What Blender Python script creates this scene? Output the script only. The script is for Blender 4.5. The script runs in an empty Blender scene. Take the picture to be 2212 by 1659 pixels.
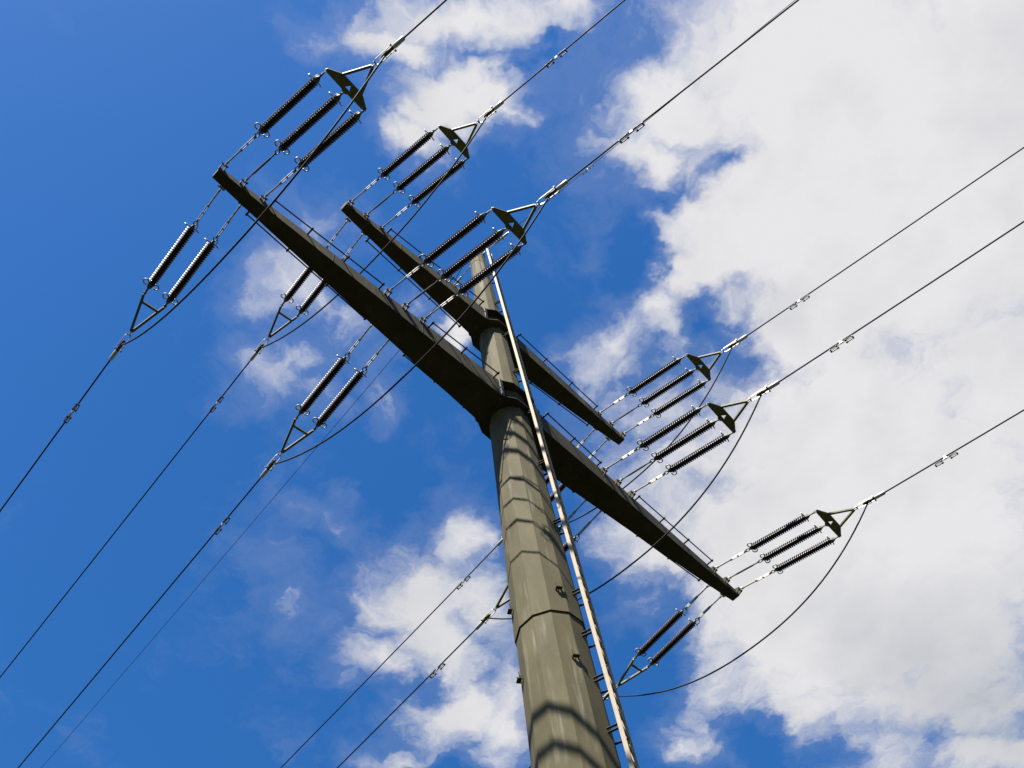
import bpy, bmesh, math, random
from mathutils import Vector, Matrix
random.seed(7)
PI = math.pi
S = bpy.context.scene
COL = S.collection
GZ = 20.93                      # height of the lower crossarm's string line above the ground

# ------------------------------------------------------------------ camera
cam_d = bpy.data.cameras.new('camera')
cam = bpy.data.objects.new('camera', cam_d)
COL.objects.link(cam)
R = Matrix(((-0.71298243, 0.59283805, 0.37443171),
            (0.694692, 0.66972159, 0.26244239),
            (-0.09517917, 0.44723152, -0.88933958)))
CAMPOS = Vector((8.43453555, 6.16347752, -19.3291914 + GZ))
cam.matrix_world = Matrix.Translation(CAMPOS) @ R.to_4x4()
cam_d.sensor_width = 36.0
cam_d.lens = 36.0 * 2809.1519 / 2560.0
cam_d.clip_start = 0.1
cam_d.clip_end = 6000
S.camera = cam

# ------------------------------------------------------------------ sun, sky, exposure
SUN = Vector((1.0, 0.27, 1.55)).normalized()
sd = bpy.data.lights.new('sun', 'SUN')
sd.energy = 5.0
sd.angle = math.radians(0.53)
sd.color = (1.0, 0.94, 0.84)
so = bpy.data.objects.new('sun', sd)
COL.objects.link(so)
so.rotation_euler = SUN.to_track_quat('Z', 'Y').to_euler()
S.view_settings.view_transform = 'Standard'
S.view_settings.look = 'None'
S.view_settings.exposure = 1.8
S.view_settings.gamma = 1.0

W = bpy.data.worlds.new('World')
S.world = W
W.use_nodes = True
wt = W.node_tree
for n in list(wt.nodes):
    wt.nodes.remove(n)
def wn(t, **k):
    n = wt.nodes.new(t)
    for a, b in k.items():
        setattr(n, a, b)
    return n
def wl(a, b):
    wt.links.new(a, b)
def wmath(op, a, b=None, c=None, clamp=False):
    n = wn('ShaderNodeMath', operation=op, use_clamp=clamp)
    for i, v in enumerate((a, b, c)):
        if v is None:
            continue
        if isinstance(v, (int, float)):
            n.inputs[i].default_value = v
        else:
            wl(v, n.inputs[i])
    return n.outputs[0]

tc = wn('ShaderNodeTexCoord')
sep = wn('ShaderNodeSeparateXYZ')
wl(tc.outputs['Generated'], sep.inputs[0])
zc = wmath('MAXIMUM', sep.outputs[2], 0.04)
px = wmath('DIVIDE', sep.outputs[0], zc)
py = wmath('DIVIDE', sep.outputs[1], zc)
plane = wn('ShaderNodeCombineXYZ')
wl(px, plane.inputs[0]); wl(py, plane.inputs[1])
plane.inputs[2].default_value = 1.0          # homogeneous coordinate on the cloud deck

def noise(vec, scale, detail=6, rough=0.55, dist=0.0, off=0.0):
    n = wn('ShaderNodeTexNoise', noise_dimensions='4D')
    n.inputs['Scale'].default_value = scale
    n.inputs['Detail'].default_value = detail
    n.inputs['Roughness'].default_value = rough
    n.inputs['Distortion'].default_value = dist
    n.inputs['W'].default_value = off
    wl(vec, n.inputs['Vector'])
    return n

# drifting edges: the deck coordinates are pushed about by noise before the shapes are read
warp = noise(plane.outputs[0], 7.0, 5, 0.6, 0, 3.1)
wsub = wn('ShaderNodeVectorMath', operation='SUBTRACT'); wl(warp.outputs['Color'], wsub.inputs[0]); wsub.inputs[1].default_value = (0.5, 0.5, 0.5)
wsc = wn('ShaderNodeVectorMath', operation='MULTIPLY'); wl(wsub.outputs[0], wsc.inputs[0]); wsc.inputs[1].default_value = (0.13, 0.13, 0.0)
wadd = wn('ShaderNodeVectorMath', operation='ADD'); wl(plane.outputs[0], wadd.inputs[0]); wl(wsc.outputs[0], wadd.inputs[1])
warp2 = noise(plane.outputs[0], 24.0, 4, 0.6, 0, 9.4)
w2 = wn('ShaderNodeVectorMath', operation='SUBTRACT'); wl(warp2.outputs['Color'], w2.inputs[0]); w2.inputs[1].default_value = (0.5, 0.5, 0.5)
w3 = wn('ShaderNodeVectorMath', operation='MULTIPLY'); wl(w2.outputs[0], w3.inputs[0]); w3.inputs[1].default_value = (0.055, 0.055, 0.0)
w4 = wn('ShaderNodeVectorMath', operation='ADD'); wl(wadd.outputs[0], w4.inputs[0]); wl(w3.outputs[0], w4.inputs[1])
PW = w4.outputs[0]

def deck(dx, dy):
    """bearing of a cloud seen from the field, as a point on the cloud deck"""
    v = R @ Vector(((dx - 1106) / (2809.15 * 2212 / 2560), -(dy - 829.5) / (2809.15 * 2212 / 2560), -1.0))
    return v.x / v.z, v.y / v.z

def blob(cx, cy, rx, ry, rot=0.0):
    c = deck(cx, cy)
    a = math.radians(rot)
    p = deck(cx + rx * math.cos(a), cy + rx * math.sin(a))
    q = deck(cx - ry * math.sin(a), cy + ry * math.cos(a))
    m = Matrix(((p[0] - c[0], q[0] - c[0]), (p[1] - c[1], q[1] - c[1]))).inverted()
    t = m @ Vector(c)
    d1 = wn('ShaderNodeVectorMath', operation='DOT_PRODUCT'); wl(PW, d1.inputs[0]); d1.inputs[1].default_value = (m[0][0], m[0][1], -t[0])
    d2 = wn('ShaderNodeVectorMath', operation='DOT_PRODUCT'); wl(PW, d2.inputs[0]); d2.inputs[1].default_value = (m[1][0], m[1][1], -t[1])
    s = wmath('MULTIPLY', d2.outputs['Value'], d2.outputs['Value'])
    s = wmath('MULTIPLY_ADD', d1.outputs['Value'], d1.outputs['Value'], s)
    return wmath('SQRT', s)                    # 0 at the middle, 1 on the rim

# cloud masses: x, y, half width, half height, turn, density
CL = [
 (1010, 20, 300, 95, 0, 1.0), (860, 75, 150, 60, 20, .9), (1210, 20, 110, 65, 0, .8), (965, 215, 150, 105, 0, 1.0),
 (1070, 190, 85, 110, -20, .9), (880, 300, 95, 60, 20, .8), (1120, 255, 40, 40, 0, .5),
 (1960, 420, 580, 560, 0, 1.6), (1900, 1180, 500, 520, 0, 1.6), (1700, 110, 260, 200, 0, 1.3), (1490, 215, 150, 150, 0, 1.0), (1460, 60, 60, 60, 0, .5),
 (1400, 330, 115, 70, 30, .85), (1680, 520, 250, 190, -20, 1.2), (1560, 560, 190, 100, -15, 1.0), (1490, 590, 135, 85, 0, 1.0), (1480, 470, 90, 50, 10, .7), (1740, 700, 200, 180, 0, 1.2),
 (1400, 1190, 130, 90, 30, .8), (1610, 1190, 190, 170, 0, 1.1), (1700, 1390, 230, 150, 30, 1.2), (2000, 1500, 320, 150, 0, 1.2),
 (1300, 770, 95, 70, -25, .78), (1400, 700, 110, 60, 0, .66), (1350, 800, 70, 40, 10, .55), (1450, 760, 45, 110, 15, .45), (1470, 890, 170, 110, 20, .5), (1560, 1010, 160, 60, -20, .5),
 (690, 485, 100, 70, 0, .42), (595, 600, 95, 75, 0, .50), (740, 640, 90, 45, 30, .38), (640, 780, 140, 50, -20, .34), (840, 810, 45, 85, 15, .50), (700, 830, 60, 45, 0, .30),
 (985, 715, 50, 45, 0, .8), (880, 640, 60, 45, 0, .55), (1030, 150, 120, 70, 0, .9), (1480, 1270, 60, 40, 30, .5),
 (900, 1300, 170, 100, -15, .85), (800, 1430, 110, 60, -10, .8), (930, 1400, 120, 90, 0, .9), (1040, 1180, 85, 70, -20, .7), (1060, 1290, 90, 110, 0, .7),
 (980, 1530, 130, 90, 0, .9), (1090, 1560, 90, 130, 0, .85), (860, 1645, 70, 30, 0, .4),
 (1460, 1610, 100, 50, -10, .7), (1500, 1570, 35, 60, 0, .5), (1360, 1330, 50, 70, 0, .4),
 (630, 1300, 25, 55, 0, .06), (715, 1065, 28, 24, 0, .27), (710, 1120, 60, 30, 20, .24),
 (2120, 1640, 300, 60, 0, .9), (2220, 60, 320, 300, 0, 1.5), (2180, 800, 280, 220, 0, 1.5), (1900, 300, 300, 260, 0, 1.7),
 # the rest of the sky, out of the photograph
 (4200, 900, 900, 700, 0, 1.0), (900, 3000, 700, 300, 0, .8),
]
HO = [(1550, 360, 50, 34, -15, .40), (1480, 400, 70, 30, 20, .45), (1420, 425, 60, 30, 15, .7), (1490, 700, 60, 40, 0, .5), (1600, 770, 50, 60, 20, .45), (1150, 110, 60, 30, -20, .5),
      (990, 300, 40, 40, 0, .2), (1400, 1420, 80, 110, 0, .9), (1620, 1600, 90, 60, 30, .9), (1720, 1650, 130, 40, 0, .5), (880, 200, 50, 30, 0, .2),
      (950, 1660, 60, 30, 0, .8), (920, 1490, 70, 30, 0, .5), (1530, 1050, 60, 40, 20, .3), (760, 1350, 40, 40, 0, .3), (1350, 560, 60, 130, 0, .8)]
field = None
for (x, y, a, b, r, w) in CL:
    d = blob(x, y, a * 1.12, b * 1.12, r)
    v = wmath('MULTIPLY_ADD', d, -w, w)
    field = v if field is None else wmath('SMOOTH_MAX', field, v, 0.12)
field = wmath('MINIMUM', field, 1.5)
field = wmath('MAXIMUM', field, -0.5)
for (x, y, a, b, r, w) in HO:
    d = blob(x, y, a * 1.3, b * 1.3, r)
    v = wmath('MULTIPLY_ADD', d, -w, w, )
    v = wmath('MAXIMUM', v, 0.0)
    field = wmath('SUBTRACT', field, v)

fb = noise(PW, 8.0, 11, 0.585, 0.3, 0.7)
fb2 = noise(PW, 30.0, 8, 0.62, 0.8, 2.3)
f1 = wmath('MULTIPLY_ADD', fb.outputs[0], 1.9, -0.95)
f2 = wmath('MULTIPLY_ADD', fb2.outputs[0], 0.55, -0.275)
cov = wmath('ADD', wmath('ADD', field, f1), f2)
mr = wn('ShaderNodeMapRange', interpolation_type='SMOOTHSTEP'); wl(cov, mr.inputs[0])
mr.inputs[1].default_value = -0.04; mr.inputs[2].default_value = 0.80; mr.inputs[3].default_value = 0.0; mr.inputs[4].default_value = 0.97
veil = wn('ShaderNodeMapRange', interpolation_type='SMOOTHSTEP'); wl(cov, veil.inputs[0])
veil.inputs[1].default_value = -0.35; veil.inputs[2].default_value = 0.2; veil.inputs[3].default_value = 0.0; veil.inputs[4].default_value = 0.09
alpha = wmath('MAXIMUM', mr.outputs[0], veil.outputs[0])

# body of the cloud: bright where it is thin, greyer where the deck is thick
DK = [(2150, 1520, 520, 300, 0, .65), (900, 1400, 300, 300, 0, .22), (2120, 200, 330, 300, 0, .16), (1900, 650, 300, 160, -20, .10), (1900, 1350, 250, 200, 0, .16), (1790, 210, 130, 110, 0, .10), (1020, 60, 180, 60, 0, .06), (1680, 650, 120, 120, 0, .2), (1560, 130, 90, 100, 0, .12)]
dark = None
for (x, y, a, b, r, w) in DK:
    d = blob(x, y, a, b, r)
    v = wmath('MAXIMUM', wmath('MULTIPLY_ADD', d, -w, w), 0.0)
    dark = v if dark is None else wmath('ADD', dark, v)
gn = noise(plane.outputs[0], 3.6, 7, 0.55, 0.3, 5.0)
gm = wmath('MULTIPLY_ADD', gn.outputs[0], 0.9, -0.40)
gn2 = noise(plane.outputs[0], 17.0, 6, 0.55, 0.2, 8.0)
gm = wmath('ADD', gm, wmath('MULTIPLY_ADD', gn2.outputs[0], 0.42, -0.22))
dark = wmath('ADD', dark, gm, clamp=True)
ccol = wn('ShaderNodeMix', data_type='RGBA')
wl(dark, ccol.inputs['Factor'])
ccol.inputs['A'].default_value = (0.238, 0.234, 0.236, 1)
ccol.inputs['B'].default_value = (0.1025, 0.114, 0.130, 1)

sky = wn('ShaderNodeTexSky', sky_type='NISHITA')
sky.sun_disc = False
sky.sun_elevation = math.asin(SUN.z)
sky.sun_rotation = math.atan2(SUN.x, SUN.y)
sky.altitude = 300
sky.air_density = 1.0
sky.dust_density = 0.5
sky.ozone_density = 2.2
hsv = wn('ShaderNodeHueSaturation')
wl(sky.outputs[0], hsv.inputs['Color'])
hsv.inputs['Saturation'].default_value = 1.36
hsv.inputs['Value'].default_value = 1.09
hsv.inputs['Hue'].default_value = 0.506
SKYK = 0.05
cdiv = wn('ShaderNodeVectorMath', operation='SCALE'); wl(ccol.outputs['Result'], cdiv.inputs[0]); cdiv.inputs['Scale'].default_value = 1.0 / SKYK
mixc = wn('ShaderNodeMix', data_type='RGBA')
wl(alpha, mixc.inputs['Factor']); wl(hsv.outputs[0], mixc.inputs['A']); wl(cdiv.outputs[0], mixc.inputs['B'])
bg = wn('ShaderNodeBackground'); wl(mixc.outputs['Result'], bg.inputs[0]); bg.inputs[1].default_value = SKYK
wo = wn('ShaderNodeOutputWorld'); wl(bg.outputs[0], wo.inputs[0])
W.cycles.sampling_method = 'MANUAL'
W.cycles.sample_map_resolution = 512

# ------------------------------------------------------------------ materials
def mat(name, col, rough=0.5, metal=0.0, var=0.15, scale=6.0, bump=0.0, spec=0.5, col2=None):
    m = bpy.data.materials.new(name)
    m.use_nodes = True
    t = m.node_tree
    b = t.nodes['Principled BSDF']
    tcn = t.nodes.new('ShaderNodeTexCoord')
    n = t.nodes.new('ShaderNodeTexNoise'); n.inputs['Scale'].default_value = scale; n.inputs['Detail'].default_value = 6
    t.links.new(tcn.outputs['Object'], n.inputs['Vector'])
    mx = t.nodes.new('ShaderNodeMix'); mx.data_type = 'RGBA'
    c2 = col2 or tuple(max(0.0, c * (1 - 2 * var)) for c in col)
    c1 = tuple(min(1.0, c * (1 + var)) for c in col)
    mx.inputs['A'].default_value = (*c2, 1); mx.inputs['B'].default_value = (*c1, 1)
    cr = t.nodes.new('ShaderNodeMapRange'); cr.inputs[1].default_value = 0.3; cr.inputs[2].default_value = 0.7
    t.links.new(n.outputs[0], cr.inputs[0]); t.links.new(cr.outputs[0], mx.inputs['Factor'])
    t.links.new(mx.outputs['Result'], b.inputs['Base Color'])
    b.inputs['Roughness'].default_value = rough
    b.inputs['Metallic'].default_value = metal
    b.inputs['Specular IOR Level'].default_value = spec
    if bump:
        bp = t.nodes.new('ShaderNodeBump'); bp.inputs['Strength'].default_value = bump; bp.inputs['Distance'].default_value = 0.01
        t.links.new(n.outputs[0], bp.inputs['Height']); t.links.new(bp.outputs[0], b.inputs['Normal'])
    return m

def pole_material(name, base, streaks=1.0):
    m = bpy.data.materials.new(name); m.use_nodes = True
    t = m.node_tree; b = t.nodes['Principled BSDF']
    tcn = t.nodes.new('ShaderNodeTexCoord')
    def nz(sc, vs, det=6, ro=.6):
        mp = t.nodes.new('ShaderNodeMapping'); mp.inputs['Scale'].default_value = vs
        t.links.new(tcn.outputs['Object'], mp.inputs['Vector'])
        n = t.nodes.new('ShaderNodeTexNoise'); n.inputs['Scale'].default_value = sc; n.inputs['Detail'].default_value = det; n.inputs['Roughness'].default_value = ro
        t.links.new(mp.outputs[0], n.inputs['Vector']); return n
    def mr(src, a, c, lo=0.0, hi=1.0):
        r = t.nodes.new('ShaderNodeMapRange'); r.inputs[1].default_value = a; r.inputs[2].default_value = c
        r.inputs[3].default_value = lo; r.inputs[4].default_value = hi
        t.links.new(src, r.inputs[0]); return r.outputs[0]
    blot = nz(2.6, (1, 1, .35)); fine = nz(45, (1, 1, .6), 4); run = nz(5.0, (1, 1, .055), 7, .68); spk = nz(60, (1, 1, 1), 2, .5); patch = nz(2.1, (1, 1, .35), 3)
    m1 = t.nodes.new('ShaderNodeMix'); m1.data_type = 'RGBA'
    m1.inputs['A'].default_value = (*[c * .76 for c in base], 1); m1.inputs['B'].default_value = (*[c * 1.14 for c in base], 1)
    t.links.new(mr(blot.outputs[0], .35, .65), m1.inputs['Factor'])
    m2 = t.nodes.new('ShaderNodeMix'); m2.data_type = 'RGBA'; m2.blend_type = 'MULTIPLY'
    t.links.new(m1.outputs['Result'], m2.inputs['A']); m2.inputs['B'].default_value = (.80, .79, .77, 1)
    t.links.new(mr(fine.outputs[0], .4, .7, 0, .6), m2.inputs['Factor'])
    m3 = t.nodes.new('ShaderNodeMix'); m3.data_type = 'RGBA'          # chalky wash-down streaks
    t.links.new(m2.outputs['Result'], m3.inputs['A']); m3.inputs['B'].default_value = (.155, .15, .12, 1)
    mu = t.nodes.new('ShaderNodeMath'); mu.operation = 'MULTIPLY'
    t.links.new(mr(run.outputs[0], .52, .64, 0, .85 * streaks), mu.inputs[0]); t.links.new(mr(patch.outputs[0], .42, .62), mu.inputs[1])
    t.links.new(mu.outputs[0], m3.inputs['Factor'])
    m4 = t.nodes.new('ShaderNodeMix'); m4.data_type = 'RGBA'          # small light specks
    t.links.new(m3.outputs['Result'], m4.inputs['A']); m4.inputs['B'].default_value = (.155, .15, .13, 1)
    t.links.new(mr(spk.outputs[0], .74, .78, 0, .5), m4.inputs['Factor'])
    t.links.new(m4.outputs['Result'], b.inputs['Base Color'])
    b.inputs['Roughness'].default_value = .8
    b.inputs['Specular IOR Level'].default_value = .12
    return m

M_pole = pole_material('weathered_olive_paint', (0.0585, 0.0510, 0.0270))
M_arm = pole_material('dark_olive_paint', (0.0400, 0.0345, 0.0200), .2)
M_yoke = mat('olive_yoke_paint', (0.105, 0.105, 0.045), .6, 0, .2, 14, 0, .25)
M_galv = mat('galvanised_steel', (0.300, 0.285, 0.255), .5, .12, .22, 25, .2)
M_bright = mat('bright_aluminium', (0.360, 0.352, 0.330), .42, .12, .12, 30)
M_brass = mat('weathered_bronze', (0.0650, 0.0425, 0.0175), .45, .5, .2, 20)
M_dark = mat('dark_steel', (0.0075, 0.0070, 0.0060), .8, 0, .2, 20)
M_strap = mat('dull_grey_steel', (0.062, 0.060, 0.050), .55, .1, .3, 25, 0, .3)
M_glaze = mat('brown_glazed_porcelain', (0.0170, 0.0070, 0.0050), .42, 0, .35, 5, 0, .3)
M_wire = mat('conductor_strand', (0.0080, 0.0065, 0.0060), .7, 0, .2, 40, 0, .15)
M_rail = mat('pale_ladder_metal', (0.230, 0.195, 0.145), .7, 0, .05, 9, 0, .15)
M_ground = mat('meadow_ground', (0.0150, 0.0170, 0.0070), .95, 0, .3, .4, .3, .2)

# ------------------------------------------------------------------ helpers
def obj(name, bm, m, parent=None, smooth=False, flat_ang=None):
    me = bpy.data.meshes.new(name)
    bmesh.ops.recalc_face_normals(bm, faces=bm.faces[:])
    bm.to_mesh(me); bm.free()
    me.materials.append(m)
    if smooth:
        for p in me.polygons:
            p.use_smooth = True
        if flat_ang:
            me.set_sharp_from_angle(angle=math.radians(flat_ang))
    o = bpy.data.objects.new(name, me)
    COL.objects.link(o)
    if parent:
        o.parent = parent
    return o
def thing(name, loc=(0, 0, 0), q=None):
    o = bpy.data.objects.new(name, None)
    COL.objects.link(o)
    o.empty_display_size = .1
    o.location = loc
    if q is not None:
        o.rotation_mode = 'QUATERNION'; o.rotation_quaternion = q
    return o
def tag(o, label=None, cat=None, group=None, kind=None):
    if label: o['label'] = label
    if cat: o['category'] = cat
    if group: o['group'] = group
    if kind: o['kind'] = kind
    return o
def copy_tree(o, parent=None):
    c = o.copy(); COL.objects.link(c); c.parent = parent
    for ch in list(o.children):
        copy_tree(ch, c)
    return c
def frame(d, up=Vector((0, 0, 1))):
    d = Vector(d).normalized()
    x = d.cross(up)
    if x.length < 1e-5:
        x = Vector((1, 0, 0))
    x.normalize()
    z = x.cross(d).normalized()
    return x, z, d
def tube(bm, pts, r, seg=10, cap=True, up=Vector((0, 0, 1))):
    pts = [Vector(p) for p in pts]
    n = len(pts)
    rs = r if isinstance(r, (list, tuple)) else [r] * n
    rings = []
    for i, p in enumerate(pts):
        a = pts[max(i - 1, 0)]; b = pts[min(i + 1, n - 1)]
        x, z, d = frame(b - a, up)
        rings.append([bm.verts.new(p + (x * math.cos(2 * PI * k / seg) + z * math.sin(2 * PI * k / seg)) * rs[i]) for k in range(seg)])
    for i in range(n - 1):
        for k in range(seg):
            bm.faces.new((rings[i][k], rings[i][(k + 1) % seg], rings[i + 1][(k + 1) % seg], rings[i + 1][k]))
    if cap:
        bm.faces.new(rings[0][::-1]); bm.faces.new(rings[-1])
def torus(bm, c, ax, r, w, a0=0.0, a1=2 * PI, seg=18, ref=None, sx=1.0, sy=1.0):
    ax = Vector(ax).normalized()
    u = (Vector(ref) if ref else Vector((0, 1, 0))).normalized()
    v = ax.cross(u).normalized()
    full = abs(a1 - a0 - 2 * PI) < 1e-4
    pts = [Vector(c) + u * math.cos(a0 + (a1 - a0) * i / seg) * r * sx + v * math.sin(a0 + (a1 - a0) * i / seg) * r * sy for i in range(seg + 1)]
    tube(bm, pts, w, 7, not full, up=ax)
def box(bm, c, s, q=None):
    c = Vector(c); vs = []
    for i in (-1, 1):
        for j in (-1, 1):
            for k in (-1, 1):
                v = Vector((i * s[0] / 2, j * s[1] / 2, k * s[2] / 2))
                if q is not None: v = q @ v
                vs.append(bm.verts.new(c + v))
    for f in ((0, 1, 3, 2), (4, 6, 7, 5), (0, 4, 5, 1), (2, 3, 7, 6), (0, 2, 6, 4), (1, 5, 7, 3)):
        bm.faces.new([vs[i] for i in f])
def lathe(bm, prof, axis='Y', seg=18, off=(0, 0, 0)):
    rings = []
    for (t, r) in prof:
        rings.append([bm.verts.new(Vector(off) + (Vector((math.cos(2 * PI * k / seg) * r, t, math.sin(2 * PI * k / seg) * r)) if axis == 'Y' else Vector((math.cos(2 * PI * k / seg) * r, math.sin(2 * PI * k / seg) * r, t)))) for k in range(seg)])
    for i in range(len(prof) - 1):
        for k in range(seg):
            bm.faces.new((rings[i][k], rings[i][(k + 1) % seg], rings[i + 1][(k + 1) % seg], rings[i + 1][k]))
    bm.faces.new(rings[0][::-1]); bm.faces.new(rings[-1])
def prism(bm, pts, z0, z1, holes=None):
    """flat plate in local XY with thickness along Z; optional one triangular hole joined by a seam"""
    bot = [bm.verts.new((x, y, z0)) for x, y in pts]; top = [bm.verts.new((x, y, z1)) for x, y in pts]
    n = len(pts)
    for i in range(n):
        bm.faces.new((bot[i], bot[(i + 1) % n], top[(i + 1) % n], top[i]))
    bm.faces.new(bot[::-1]); bm.faces.new(top)
def bar(bm, a, b, w, h, up=Vector((0, 0, 1)), ext=0.0):
    a = Vector(a); b = Vector(b)
    x, z, d = frame(b - a, up)
    a = a - d * ext; b = b + d * ext
    vs = []
    for p in (a, b):
        for i, j in ((-1, -1), (1, -1), (1, 1), (-1, 1)):
            vs.append(bm.verts.new(p + x * i * w / 2 + z * j * h / 2))
    for f in ((0, 1, 2, 3), (7, 6, 5, 4), (0, 4, 5, 1), (1, 5, 6, 2), (2, 6, 7, 3), (3, 7, 4, 0)):
        bm.faces.new([vs[i] for i in f])
NB = bmesh.new

# ------------------------------------------------------------------ ground
bm = NB()
n = 24
L = 1400.0
grid = [[bm.verts.new((-L + 2 * L * i / n, -L + 2 * L * j / n, 0)) for j in range(n + 1)] for i in range(n + 1)]
for i in range(n):
    for j in range(n):
        bm.faces.new((grid[i][j], grid[i + 1][j], grid[i + 1][j + 1], grid[i][j + 1]))
tag(obj('ground', bm, M_ground), kind='structure')

# ------------------------------------------------------------------ the pole
SEAM = -6.93
def rad(z):                     # corner radius of the twelve-sided shaft, z measured from the lower string line
    return 0.362 - 0.0196 * z
NF = 12
PH = math.radians(14.0)
def ring(bm, z, r, zz=None):
    return [bm.verts.new((r * math.cos(PH + 2 * PI * k / NF), r * math.sin(PH + 2 * PI * k / NF), (z if zz is None else zz) + GZ)) for k in range(NF)]
def skin(bm, rs):
    for a, b in zip(rs, rs[1:]):
        for k in range(NF):
            bm.faces.new((a[k], a[(k + 1) % NF], b[(k + 1) % NF], b[k]))
pole = thing('power_pole', (0, 0, 0))
tag(pole, 'tall twelve-sided olive steel pole with two long crossarms and a pale ladder', 'power pole')
bm = NB()
rs = [ring(bm, -GZ, rad(-GZ)), ring(bm, SEAM + .3, rad(SEAM + .3) - .002)]
skin(bm, rs)
obj('lower_shaft', bm, M_pole, pole)
bm = NB()
rs = [ring(bm, SEAM, rad(SEAM) - .004), ring(bm, SEAM, rad(SEAM) + .020), ring(bm, 8.50, rad(8.50) + .004)]
skin(bm, rs); bm.faces.new(rs[-1])
obj('upper_shaft', bm, M_pole, pole)
bm = NB()
rs = [ring(bm, 8.50, rad(8.5) + .02), ring(bm, 8.54, rad(8.5) + .02), ring(bm, 8.58, .02)]
skin(bm, rs); bm.faces.new(rs[0][::-1]); bm.faces.new(rs[-1])
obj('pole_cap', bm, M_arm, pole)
# little step lugs welded to the shaft, each a bent strap
for (az, z) in ((64, -6.43), (67, -7.90), (-36, -6.35), (-37, -7.80)):
    a = math.radians(az)
    # put it on the facet
    k = math.floor((a - PH) / (2 * PI / NF)); fa = PH + (k + .5) * 2 * PI / NF
    ap = (rad(z) + (.018 if z > SEAM else 0)) * math.cos(PI / NF)
    nrm = Vector((math.cos(fa), math.sin(fa), 0)); tg = Vector((-math.sin(fa), math.cos(fa), 0))
    off = math.tan(a - fa) * ap
    c = nrm * ap + tg * off + Vector((0, 0, z + GZ))
    bm = NB()
    for s in (-1, 1):
        bar(bm, c + tg * s * .04 + nrm * -.005, c + tg * s * .04 + nrm * .055, .012, .06)
        bar(bm, c + tg * s * .046 + nrm * .055 + Vector((0, 0, -.03)), c + tg * s * .046 + nrm * .055 + Vector((0, 0, .095)), .010, .012)
    bar(bm, c - tg * .046 + nrm * .052 + Vector((0, 0, -.025)), c + tg * .046 + nrm * .052 + Vector((0, 0, -.025)), .06, .012)
    obj('step_lug', bm, M_arm if az > 0 else M_arm, pole)

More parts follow.
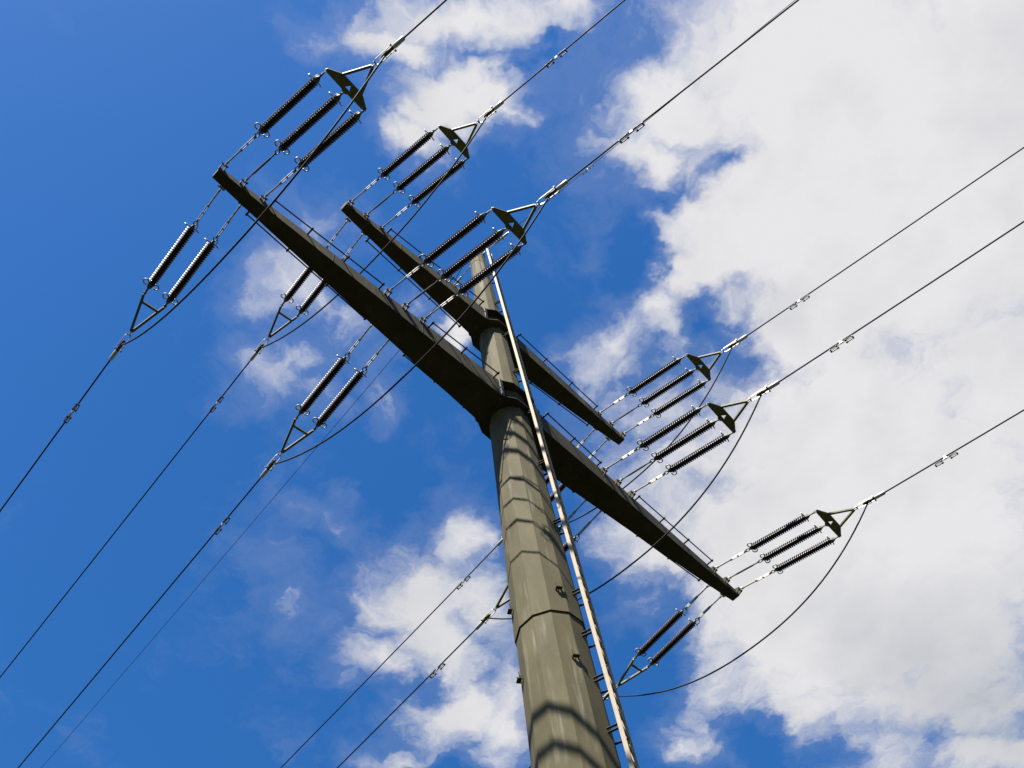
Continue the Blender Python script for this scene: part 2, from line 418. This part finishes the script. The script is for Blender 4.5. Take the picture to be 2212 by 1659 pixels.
# ------------------------------------------------------------------ crossarms
def make_arm(z0, Lx, h_tip, h_root, top, b_tip, b_root, label, rods):
    """box girder tapering to both ends; z0 = string line of this arm"""
    Z = z0 + GZ
    r = rad(z0)
    xr = r + .16
    root = NB()
    def sec(x):
        f = (Lx - abs(x)) / (Lx - xr)
        h = h_tip + (h_root - h_tip) * f
        zb = b_tip + (b_root - b_tip) * (max(f, 0.0) ** .8)
        return h, zb
    bm = root
    for s in (-1, 1):
        xs = [s * (xr + (Lx - xr) * i / 10) for i in range(11)]
        rr = []
        for x in xs:
            h, zb = sec(x)
            ch = h * .12
            rr.append([bm.verts.new((x, y, Z + z)) for y, z in ((-h, zb), (h, zb), (h, top - ch), (h - ch, top), (-h + ch, top), (-h, top - ch))])
        for a, b in zip(rr, rr[1:]):
            for k in range(6):
                bm.faces.new((a[k], a[(k + 1) % 6], b[(k + 1) % 6], b[k]))
        bm.faces.new(rr[-1]); bm.faces.new(rr[0][::-1])
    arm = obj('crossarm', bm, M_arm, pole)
    arm['label'] = label
    for s in (-1, 1):
        for fx in (.30, .62):
            x = s * (xr + (Lx - xr) * fx)
            hh, zz = sec(x)
            bm = NB()
            for sy in (-1, 1):
                bar(bm, (x, sy * (hh + .003), Z + zz - .004), (x, sy * (hh + .003), Z + top - hh * .12), .016, .006, up=Vector((0, 1, 0)))
            bar(bm, (x, -hh - .004, Z + zz - .003), (x, hh + .004, Z + zz - .003), .016, .006)
            obj('weld_seam', bm, M_arm, arm)
    h, zb = sec(xr)
    # collar: flange plates wrapped round the shaft above and below a set-back wall
    def outline(e, n=7):
        pts = []
        ro = r + .13 + e
        pts.append((xr + .002, h + .004 + e))
        pts.append((xr * .52, max(h + .02, ro * .98)))
        pts.append((0, ro))
        pts.append((-xr * .52, max(h + .02, ro * .98)))
        pts.append((-xr - .002, h + .004 + e))
        return pts + [(-x, -y) for x, y in pts]
    for (za, zb2) in ((zb - .004, zb + .014), (top - .012, top + .010)):
        bm = NB()
        o2 = outline(.0)
        prm = [(x, y) for x, y in o2]
        bot = [bm.verts.new((x, y, Z + za)) for x, y in prm]; tp = [bm.verts.new((x, y, Z + zb2)) for x, y in prm]
        nn = len(prm)
        for i in range(nn):
            bm.faces.new((bot[i], bot[(i + 1) % nn], tp[(i + 1) % nn], tp[i]))
        bm.faces.new(bot[::-1]); bm.faces.new(tp)
        obj('collar_flange', bm, M_arm, arm)
    bm = NB()
    rs = [[bm.verts.new(((r + .03) * math.cos(PH + 2 * PI * k / NF), (r + .03) * math.sin(PH + 2 * PI * k / NF), Z + zz)) for k in range(NF)] for zz in (zb + .014, top - .012)]
    skin(bm, rs)
    obj('collar_wall', bm, M_arm, arm)
    for sx in (-1, 1):          # bolted joint strip where girder meets collar
        for sy in (-1, 1):
            bm = NB()
            box(bm, (sx * (xr - .01), sy * (h + .016), Z + (zb + top) / 2), (.07, .024, top - zb + .03))
            for i in range(4):
                lathe(bm, [(0, .018), (.016, .018), (.018, .012)], 'Y', 6, (sx * (xr - .01), sy * (h + .028) - (.018 if sy < 0 else 0), Z + zb + (top - zb) * (.12 + .25 * i)))
            obj('splice_plate', bm, M_strap, arm)
    # gusset under the girder against the shaft
    for (x0, x1, y0, y1, zz, sy) in rods:
        bm = NB()
        nposts = max(2, round(abs(x1 - x0) / .82) + 1)
        a = Vector((x0, y0, Z + zz)); b = Vector((x1, y1, Z + zz))
        e = Vector((1 if x1 > x0 else -1, 0, 0)) * .03
        tube(bm, [a - e, b + e], .0135, 8)
        for i in range(nposts):
            p = a.lerp(b, i / (nposts - 1))
            hh, _ = sec(p.x)
            inner = Vector((p.x, sy * (hh - .01), p.z))
            bar(bm, inner, p + Vector((0, sy * .035, 0)), .035, .012)
            tube(bm, [p - Vector((.02, 0, 0)), p + Vector((.02, 0, 0))], .021, 8)
        obj('hand_rail', bm, M_dark if False else M_strap, arm)
    return arm, sec

lower, secL = make_arm(0.0, 6.99, .095, .345, .055, -.105, -.62,
    'lower and longer crossarm carrying four conductor pairs',
    [(5.93, 3.50, .27, .35, 0, 1), (2.33, .70, .415, .475, -.09, 1), (6.15, 3.33, -.215, -.345, -.12, -1), (2.3, .70, -.42, -.47, -.12, -1),
     (-.68, -2.29, .46, .38, 0, 1), (-3.49, -5.89, .345, .28, 0, 1), (-3.16, -5.97, -.34, -.205, -.12, -1), (-.68, -2.3, -.47, -.42, -.12, -1)])
upper, secU = make_arm(3.806, 4.32, .095, .255, .075, -.125, -.50,
    'upper and shorter crossarm carrying two conductor pairs',
    [(3.23, .60, .25, .37, .045, 1), (3.47, .63, -.25, -.38, -.1, -1), (-.58, -3.24, .345, .24, .045, 1), (-.65, -3.33, -.37, -.21, -.15, -1)])

# ------------------------------------------------------------------ ladder
az = math.radians(111.5)
nrm = Vector((math.cos(az), math.sin(az), 0)); tg = Vector((-math.sin(az), math.cos(az), 0))
def lp(z, t=0.0, o=0.0):
    return nrm * (rad(z) * .985 + .155 + o) + tg * t + Vector((0, 0, z + GZ))
ladder = thing('ladder')
ladder.parent = pole
ladder['label'] = 'pale metal climbing ladder fixed up the side of the pole'
for t in (-.16, .16):
    bm = NB()
    bar(bm, lp(-GZ + .3, t), lp(8.72, t), .024, .056, up=nrm)
    obj('ladder_rail', bm, M_rail, ladder)
z = -9.9
rungs = []
while z < 8.65:
    bm = NB()
    tube(bm, [lp(z, -.148, 0), lp(z, .148, 0)], .015, 8)
    obj('rung', bm, M_rail, ladder)
    z += .28
z = -9.1
i = 0
while z < 8.4:
    for t in (-.125,):
        bm = NB()
        p = lp(z, t); r0 = rad(z) * .95
        bse = p - nrm * .195
        for dz in (-.035, .035):
            bar(bm, p - tg * .01 + Vector((0, 0, dz)), bse + Vector((0, 0, dz)), .035, .009)
        bar(bm, bse + Vector((0, 0, -.04)), bse + Vector((0, 0, .04)), .035, .012, up=nrm)
        obj('ladder_bracket', bm, M_arm, ladder)
        bm = NB()
        p2 = lp(z, .125); b2 = p2 - nrm * .215
        bar(bm, p2, b2, .035, .012)
        obj('ladder_bracket', bm, M_arm, ladder)
    z += .92 if z < -6.5 else 1.86
bm = NB()
torus(bm, lp(8.72), tg, .035, .01)
obj('end_ring', bm, M_dark, ladder)

# ------------------------------------------------------------------ strings
def dirv(az, el, sg):
    return Vector((math.sin(az) * math.cos(el), sg * math.cos(az) * math.cos(el), math.sin(el)))
DP = dirv(-.0813, -.1859, 1); DM = dirv(-.0752, -.0224, -1)
WP = dirv(-.092, -.13, 1); WM = dirv(-.088, .045, -1)
XO, XI, XU = 6.528, 2.9055, 3.8257
T1P, T3P, TAP, TCP = .9616, 2.5126, 3.1419, 3.8551
T1M, T3M, TAM, TCM = .9236, 2.4464, 3.2175, 3.912
SP, SY, SM, SMY = .4244, .4363, .2169, .2083
INS = 1.30

def string_quat(d):
    x, z, y = frame(d)
    return Matrix((x, y, z)).transposed().to_quaternion()

def sheds(bm, t0, t1):
    n = 27; pitch = (t1 - t0) / n
    prof = [(t0 - .01, .03), (t0 - .005, .046)]
    for k in range(n):
        a = t0 + k * pitch
        prof += [(a + pitch * .14, .045), (a + pitch * .40, .079), (a + pitch * .52, .082), (a + pitch * .62, .077), (a + pitch * .74, .047)]
    prof += [(t1 + .005, .046), (t1 + .01, .03)]
    lathe(bm, prof, 'Y', 20)

def make_string(kind, t1, t3, flip=False):
    """kind 'rod' = turnbuckle link; 'strap' = flat dark link. flip = minus side: same order from arm outward"""
    root = thing('insulator_string')
    bm = NB()                                   # clevis on the arm
    torus(bm, (0, .015, 0), (1, 0, 0), .035, .013, ref=(0, 1, 0))
    tube(bm, [(-.06, -.005, 0), (.06, -.005, 0)], .017, 8)
    lathe(bm, [(.04, .024), (.085, .024)], 'Y', 8)
    obj('shackle', bm, M_galv, root, True, 40)
    a = .07; b = t1 - .17
    bm = NB()
    if kind == 'strap':
        tube(bm, [(0, a, 0), (0, a + .12, 0)], .013, 8)
        m1 = (a + b) / 2
        tube(bm, [(0, a + .10, 0), (0, a + .2, 0), (0, b - .18, 0), (0, b - .06, 0)], [.012, .021, .021, .012], 8)
        tube(bm, [(0, b - .08, 0), (0, b, 0)], .014, 8)
        obj('link_rod', bm, M_strap, root, True, 40)
    else:
        tube(bm, [(0, a, 0), (0, a + (b - a) * .47, 0)], .0165, 8)
        lathe(bm, [(a + (b - a) * .45, .027), (a + (b - a) * .5, .027)], 'Y', 6)
        lk = obj('link_rod', bm, M_galv, root, True, 40)
        bm = NB()
        for s in (-1, 1):
            bar(bm, (s * .016, a + (b - a) * .5, 0), (s * .016, b - .03, 0), .012, .034)
        for yy in (a + (b - a) * .5, a + (b - a) * .72, b - .03):
            lathe(bm, [(yy - .015, .028), (yy + .015, .028)], 'Y', 8)
        obj('turnbuckle', bm, M_galv, root)
    bm = NB()                                   # eye link and ball socket before the insulator
    tube(bm, [(0, b - .02, 0), (.0, b + .02, 0)], .022, 8)
    torus(bm, (0, b + .05, 0), (0, 0, 1), .032, .011, ref=(0, 1, 0), sx=1.3)
    lathe(bm, [(b + .09, .016), (b + .12, .03), (t1 - .035, .034), (t1 - .005, .048), (t1 + .004, .048)], 'Y', 12)
    obj('socket_cap', bm, M_strap, root, True, 40)
    bm = NB()
    sheds(bm, t1, t1 + INS)
    obj('insulator', bm, M_glaze, root, True, 55)
    e = t1 + INS
    bm = NB()                                   # line-end cap
    lathe(bm, [(e - .004, .052), (e + .012, .056), (e + .05, .056), (e + .085, .040), (e + .115, .02), (t3 - .02, .016)], 'Y', 12)
    torus(bm, (0, t3 - .02, 0), (1, 0, 0), .026, .010, ref=(0, 1, 0))
    obj('end_cap', bm, M_strap, root, True, 40)
    def ears(t, sg, big):
        bm = NB()
        for s in (-1, 1):
            pts = []
            for i in range(13):
                an = math.radians(205 - 335 * i / 12)
                pts.append((s * (.098 + .050 * math.cos(an)), t + sg * (.020 + .050 * math.sin(an)), .0))
            tube(bm, [(s * .03, t - sg * .035, 0)] + pts, .0125, 7)
        return bm
    def horn(t, sg):
        bm = NB()
        for s in (-1, 1):
            tube(bm, [(0, t, 0), (s * .07, t, 0), (s * .125, t - sg * .012, .0), (s * .145, t - sg * .015, .03)], .0125, 7)
        # racket rod running back to the link
        tube(bm, [(.05, t, -.02), (.062, t + sg * .04, -.055), (.055, t + sg * .10, -.065), (.02, t + sg * .145, -.03), (0, t + sg * .15, 0)], .0095, 7)
        return bm
    if not flip:
        obj('arcing_ring', ears(t1 - .02, 1, True), M_galv, root, True)
        obj('arcing_horn', horn(e + .02, 1), M_galv, root, True)
    else:
        obj('arcing_horn', horn(t1 - .02, -1), M_galv, root, True)
        obj('arcing_ring', ears(e + .03, -1, True), M_galv, root, True)
    return root

def make_lug(sg):
    """pair of ears welded on the girder side; y from the wall to the shackle"""
    bm = NB()
    for s in (-1, 1):
        prism_pts = [(-.0, -.08), (.13, -.035), (.13, .035), (-.0, .08)]
        vs = []
        for x in (s * .043 - .008, s * .043 + .008):
            vs.append([bm.verts.new((x, sg * (y - .115), z)) for y, z in prism_pts])
        for i in range(4):
            bm.faces.new((vs[0][i], vs[0][(i + 1) % 4], vs[1][(i + 1) % 4], vs[1][i]))
        bm.faces.new(vs[0][::-1]); bm.faces.new(vs[1])
    tube(bm, [(-.07, 0, 0), (.07, 0, 0)], .014, 8)
    return bm

protoS = {('rod', '+'): make_string('rod', T1P, T3P), ('strap', '+'): make_string('strap', T1P, T3P - .0386),
          ('rod', '-'): make_string('rod', T1M, T3M, True)}
usedS = set()
def get_string(kind, sg):
    k = (kind, sg)
    if k in usedS:
        return copy_tree(protoS[k])
    usedS.add(k)
    return protoS[k]

# yokes
def make_yoke_plus():
    root = thing('yoke_plate')
    bm = NB()
    a = SY; t = T3P
    # plate with a small triangular window, built as two rings of vertices
    outer = [(-a - .03, t - .005), (-a - .01, t + .035), (-.225, t + .165), (.225, t + .165), (a + .01, t + .035), (a + .03, t - .005), (a - .02, t - .025), (.07, t - .03), (.03, t - .06), (-.03, t - .06), (-.07, t - .03), (-a + .02, t - .025)]
    hole = [(-.055, t + .03), (.055, t + .03), (.0, t + .12)]
    th = .012
    for zz in (-th, th):
        ov = [bm.verts.new((x, y, zz)) for x, y in outer]; hv = [bm.verts.new((x, y, zz)) for x, y in hole]
        edges = [bm.edges.new((ov[i], ov[(i + 1) % len(ov)])) for i in range(len(ov))] + [bm.edges.new((hv[i], hv[(i + 1) % 3])) for i in range(3)]
        bmesh.ops.triangle_fill(bm, use_beauty=True, use_dissolve=False, edges=edges)
        if zz < 0: b0, h0 = ov, hv
    for i in range(len(outer)):
        j = (i + 1) % len(outer); bm.faces.new((b0[i], b0[j], ov[j], ov[i]))
    for i in range(3):
        j = (i + 1) % 3; bm.faces.new((h0[i], h0[j], hv[j], hv[i]))
    obj('spreader_plate', bm, M_yoke, root)
    for s in (-1, 1):
        bm = NB()
        bar(bm, (s * .215, t + .15, s * .001 + .0), (s * .012, TAP - .015, 0), .046, .040)
        obj('yoke_arm', bm, M_yoke, root)
    bm = NB()
    for x in (-SY, 0, SY):
        tt = t if x else t - .04
        tube(bm, [(x, tt, -.03), (x, tt, .03)], .016, 8)
    tube(bm, [(0, TAP - .02, -.035), (0, TAP - .02, .035)], .018, 8)
    obj('pin', bm, M_galv, root)
    return root
def make_yoke_minus():
    root = thing('triangle_yoke')
    a = SMY; t = T3M
    for s in (-1, 1):
        bm = NB()
        bar(bm, (s * a, t + .005, 0), (s * .012, TAM - .02, 0), .046, .040)
        obj('yoke_arm', bm, M_yoke, root)
    bm = NB()
    f = .14 / (TAM - t)
    xx = a * (1 - f) - .012
    bar(bm, (-xx, t + .145, .0), (xx, t + .145, .0), .044, .034)
    obj('cross_bar', bm, M_yoke, root)
    bm = NB()
    for x in (-a, a):
        tube(bm, [(x, t, -.03), (x, t, .03)], .017, 8)
        torus(bm, (x, t - .03, 0), (0, 0, 1), .024, .010)
    tube(bm, [(0, TAM - .02, -.035), (0, TAM - .02, .035)], .018, 8)
    obj('pin', bm, M_galv, root)
    return root
def make_clamp(ta, tc, sg):
    root = thing('tension_clamp')
    bm = NB()
    torus(bm, (0, ta + .02, 0), (1, 0, 0), .030, .012, ref=(0, 1, 0), sx=1.3)
    tube(bm, [(-.045, ta + .06, 0), (.045, ta + .06, 0)], .014, 8)
    obj('shackle', bm, M_galv, root, True, 40)
    for s in (-1, 1):
        bm = NB()
        bar(bm, (s * .028, ta + .05, 0), (s * .052, ta + .12, 0), .012, .03)
        bar(bm, (s * .052, ta + .11, 0), (s * .052, tc - .25, 0), .012, .03)
        tube(bm, [(s * .040, tc - .255, 0), (s * .078, tc - .255, 0)], .018, 6)
        obj('side_link', bm, M_bright, root)
    bm = NB()
    lathe(bm, [(ta + .20, .014), (ta + .23, .030), (ta + .33, .036), (ta + .40, .030), (tc - .24, .034), (tc - .21, .03)], 'Y', 10)
    for yy in (ta + .26, ta + .36):
        tube(bm, [(-.035, yy, .03), (.035, yy, .03)], .014, 6)
    obj('wedge_body', bm, M_brass, root, True, 40)
    bm = NB()
    lathe(bm, [(tc - .24, .030), (tc - .22, .040), (tc - .02, .040), (tc - .0, .024)], 'Y', 14)
    obj('sleeve', bm, M_bright, root, True, 40)
    return root
def make_damper():
    root = thing('vibration_damper')
    bm = NB()
    box(bm, (0, 0, -.012), (.03, .06, .075)); lathe(bm, [(-.028, .026), (.028, .026)], 'Y', 10)
    obj('clamp', bm, M_bright, root)
    bm = NB()
    tube(bm, [(0, -.21, -.085), (0, -.1, -.075), (0, 0, -.068), (0, .1, -.075), (0, .21, -.085)], .006, 6)
    obj('messenger_cable', bm, M_galv, root)
    for s in (-1, 1):
        bm = NB()
        for sx in (-1, 1):
            tube(bm, [(sx * .032, s * .24, -.085), (sx * .034, s * .17, -.085), (sx * .03, s * .09, -.088), (sx * .03, s * .075, -.088)], [.008, .010, .010, .019], 8)
            lathe(bm, [(s * .085, .018), (s * .115, .020)], 'Y', 8, (sx * .031, 0, -.088))
        tube(bm, [(-.036, s * .235, -.085), (.036, s * .235, -.085)], .017, 8)
        obj('weight', bm, M_strap, root, True, 50)
    return root
protos = dict(yp=make_yoke_plus(), ym=make_yoke_minus(), cp=make_clamp(TAP, TCP, 1), cm=make_clamp(TAM, TCM, -1), da=make_damper())
used = set()
def get(k):
    if k in used:
        return copy_tree(protos[k])
    used.add(k)
    return protos[k]

def place(o, loc, d):
    o.location = loc; o.rotation_mode = 'QUATERNION'; o.rotation_quaternion = string_quat(d)
    return o

PHASES = [  # key, arm, side, X, half-widths of the bracket line, words
    ('OL', lower, 1, XO, .1887, .1678, "lower crossarm's left tip"),
    ('IL', lower, 1, XI, .3292, .363, "lower crossarm's inner left half"),
    ('UL', upper, 1, XU, .1639, .1867, "upper crossarm's left tip"),
    ('UR', upper, -1, XU, .1639, .1867, "upper crossarm's right tip"),
    ('IR', lower, -1, XI, .3292, .363, "lower crossarm's inner right half"),
    ('OR', lower, -1, XO, .1887, .1678, "lower crossarm's right tip"),
]
JUMP = {'OL': 2.15, 'IL': 1.62, 'UL': 1.75, 'UR': 1.75, 'IR': 1.75, 'OR': 1.45}
for key, arm, side, X, w, v, words in PHASES:
    zz = (3.8063 if key[0] == 'U' else 0.0) + GZ
    sec = secU if key[0] == 'U' else secL
    Bp = Vector((side * X, w, zz)); Bm = Vector((side * X, -v, zz - .0156))
    hp = Vector((DP.y, -DP.x, 0)).normalized(); hm = Vector((-DM.y, DM.x, 0)).normalized()
    # ---- upper-right going side: three strings
    for i, nm in ((1, 'topmost'), (0, 'middle'), (-1, 'lowest')):
        o = get_string('strap' if i == 0 else 'rod', '+')
        A = Bp + Vector((i * SP, 0, 0)); E = Bp + DP * (T3P - (.0386 if i == 0 else 0)) + hp * i * SY
        place(o, A, E - A)
        o.name = 'insulator_string'
        tag(o, '%s ribbed insulator of the three pulling up-right from the %s' % (nm, words), 'insulator', 'insulator strings pulling up-right')
        lug = make_lug(1)
        l = obj('mounting_lug', lug, M_arm, arm)
        l.location = A
    y = place(get('yp'), Bp, DP)
    tag(y, 'olive yoke plate joining three insulators beyond the %s' % words, 'yoke', 'yoke plates of the triple strings')
    c = place(get('cp'), Bp, DP)
    tag(c, 'bright clamp beyond the yoke plate up-right of the %s' % words, 'clamp', 'dead-end clamps up-right of the arms')
    Cp = Bp + DP * TCP
    # ---- lower-left going side: two strings
    for i, nm in ((1, 'left-hand'), (-1, 'right-hand')):
        o = get_string('rod', '-')
        A = Bm + Vector((i * SM, 0, 0)) + Vector((side * .005, 0, 0)); E = Bm + DM * T3M + hm * i * SMY * 1.0
        place(o, A, E - A)
        tag(o, '%s ribbed insulator of the two pulling down-left from the %s' % (nm, words), 'insulator', 'insulator strings pulling down-left')
        l = obj('mounting_lug', make_lug(-1), M_arm, arm)
        l.location = A
    y = place(get('ym'), Bm, DM)
    tag(y, 'olive triangular yoke joining two insulators down-left of the %s' % words, 'yoke', 'triangular yokes of the double strings')
    c = place(get('cm'), Bm, DM)
    tag(c, 'bright clamp below the triangular yoke down-left of the %s' % words, 'clamp', 'dead-end clamps down-left of the arms')
    Cm = Bm + DM * TCM
    # ---- line conductors and dampers
    for C0, Wd, nm, lead in ((Cp, WP, 'up-right', DP), (Cm, WM, 'down-left', DM)):
        def pt(l):
            return C0 + Wd * l + Vector((0, 0, .00075 * l * l))
        bm = NB()
        tube(bm, [C0 - lead * .03] + [pt(l) for l in [0, .5, 1, 2, 4, 7, 10, 15, 20, 30, 40, 55, 70, 90, 110]], .0155, 8)
        o = obj('line_wire', bm, M_wire, None, True)
        tag(o, 'long dark conductor running %s from the %s' % (nm, words), 'power line', 'conductors leaving ' + nm)
        d = get('da')
        ld = 1.36
        place(d, pt(ld), Wd)
        tag(d, 'small two-weight damper on the conductor %s of the %s' % (nm, words), 'damper', 'vibration dampers on the conductors')
    # ---- jumper loop under the arm
    P0 = Bp + DP * (TAP + .30) - Vector((0, 0, .03)); P1 = Bm + DM * (TAM + .30) - Vector((0, 0, .03))
    sag = JUMP[key]
    pts = []
    N = 40
    for k in range(N + 1):
        u = k / N
        base = P0.lerp(P1, u)
        s = 1 - abs(2 * u - 1) ** 2.25
        pts.append(base - Vector((0, 0, sag * s)))
    bm = NB()
    tube(bm, pts, .0165, 8)
    o = obj('jumper_wire', bm, M_wire, None, True)
    tag(o, 'slack dark jumper cable looping beneath the %s between its two clamps' % words, 'cable', 'jumper loops under the crossarms')

# ------------------------------------------------------------------ earth wire on the pole top
top = Vector((0, 0, 8.42 + GZ))
for sg, Wd, nm in ((1, dirv(-.087, -.095, 1), 'up-right'), (-1, WM, 'down-left')):
    A = top + Vector((0, sg * .22, -.02))
    et = thing('earth_wire_clamp', A, string_quat(Wd))
    bm = NB(); torus(bm, (0, .03, 0), (1, 0, 0), .03, .012, ref=(0, 1, 0)); tube(bm, [(0, .06, 0), (0, .42, 0)], .014, 8)
    obj('link_rod', bm, M_galv, et)
    bm = NB(); lathe(bm, [(.42, .02), (.45, .032), (.85, .032), (.9, .012)], 'Y', 10)
    obj('sleeve', bm, M_bright, et, True, 40)
    tag(et, 'slim bright clamp holding the thin earth wire %s of the pole top' % nm, 'clamp', 'earth wire clamps at the pole top')
    bm = NB()
    tube(bm, [A + Wd * l + Vector((0, 0, .00075 * l * l)) for l in [.86, 1.5, 3, 6, 10, 15, 20, 30, 40, 55, 75, 100]], .0075, 7)
    o = obj('earth_wire', bm, M_wire, None, True)
    tag(o, 'thin dark earth wire running %s from the top of the pole' % nm, 'earth wire', 'earth wires from the pole top')
    d = get('da'); place(d, A + Wd * (3.5 if sg > 0 else 1.75), Wd); d.scale = (.7, .7, .7)
    tag(d, 'tiny vibration damper on the thin %s earth wire' % nm, 'damper', 'dampers on the earth wires')
    bm = NB(); bar(bm, top + Vector((0, sg * .1, -.02)), A + Vector((0, sg * .03, 0)), .016, .09)
    obj('earth_wire_lug', bm, M_arm, pole)
bm = NB()
pts = []
for k in range(25):
    u = k / 24
    a = top + Vector((0, .8, -.12)); b = top + Vector((.0, -.9, -.03))
    p = a.lerp(b, u); s = math.sin(PI * u)
    pts.append(p + Vector((.30 * s, 0, -.42 * s)))
tube(bm, pts, .0085, 7)
o = obj('earth_wire_jumper', bm, M_wire, None, True)
tag(o, 'thin cable loop round the top of the pole', 'cable')

# ------------------------------------------------------------------ render settings
S.render.engine = 'CYCLES'
S.cycles.max_bounces = 6
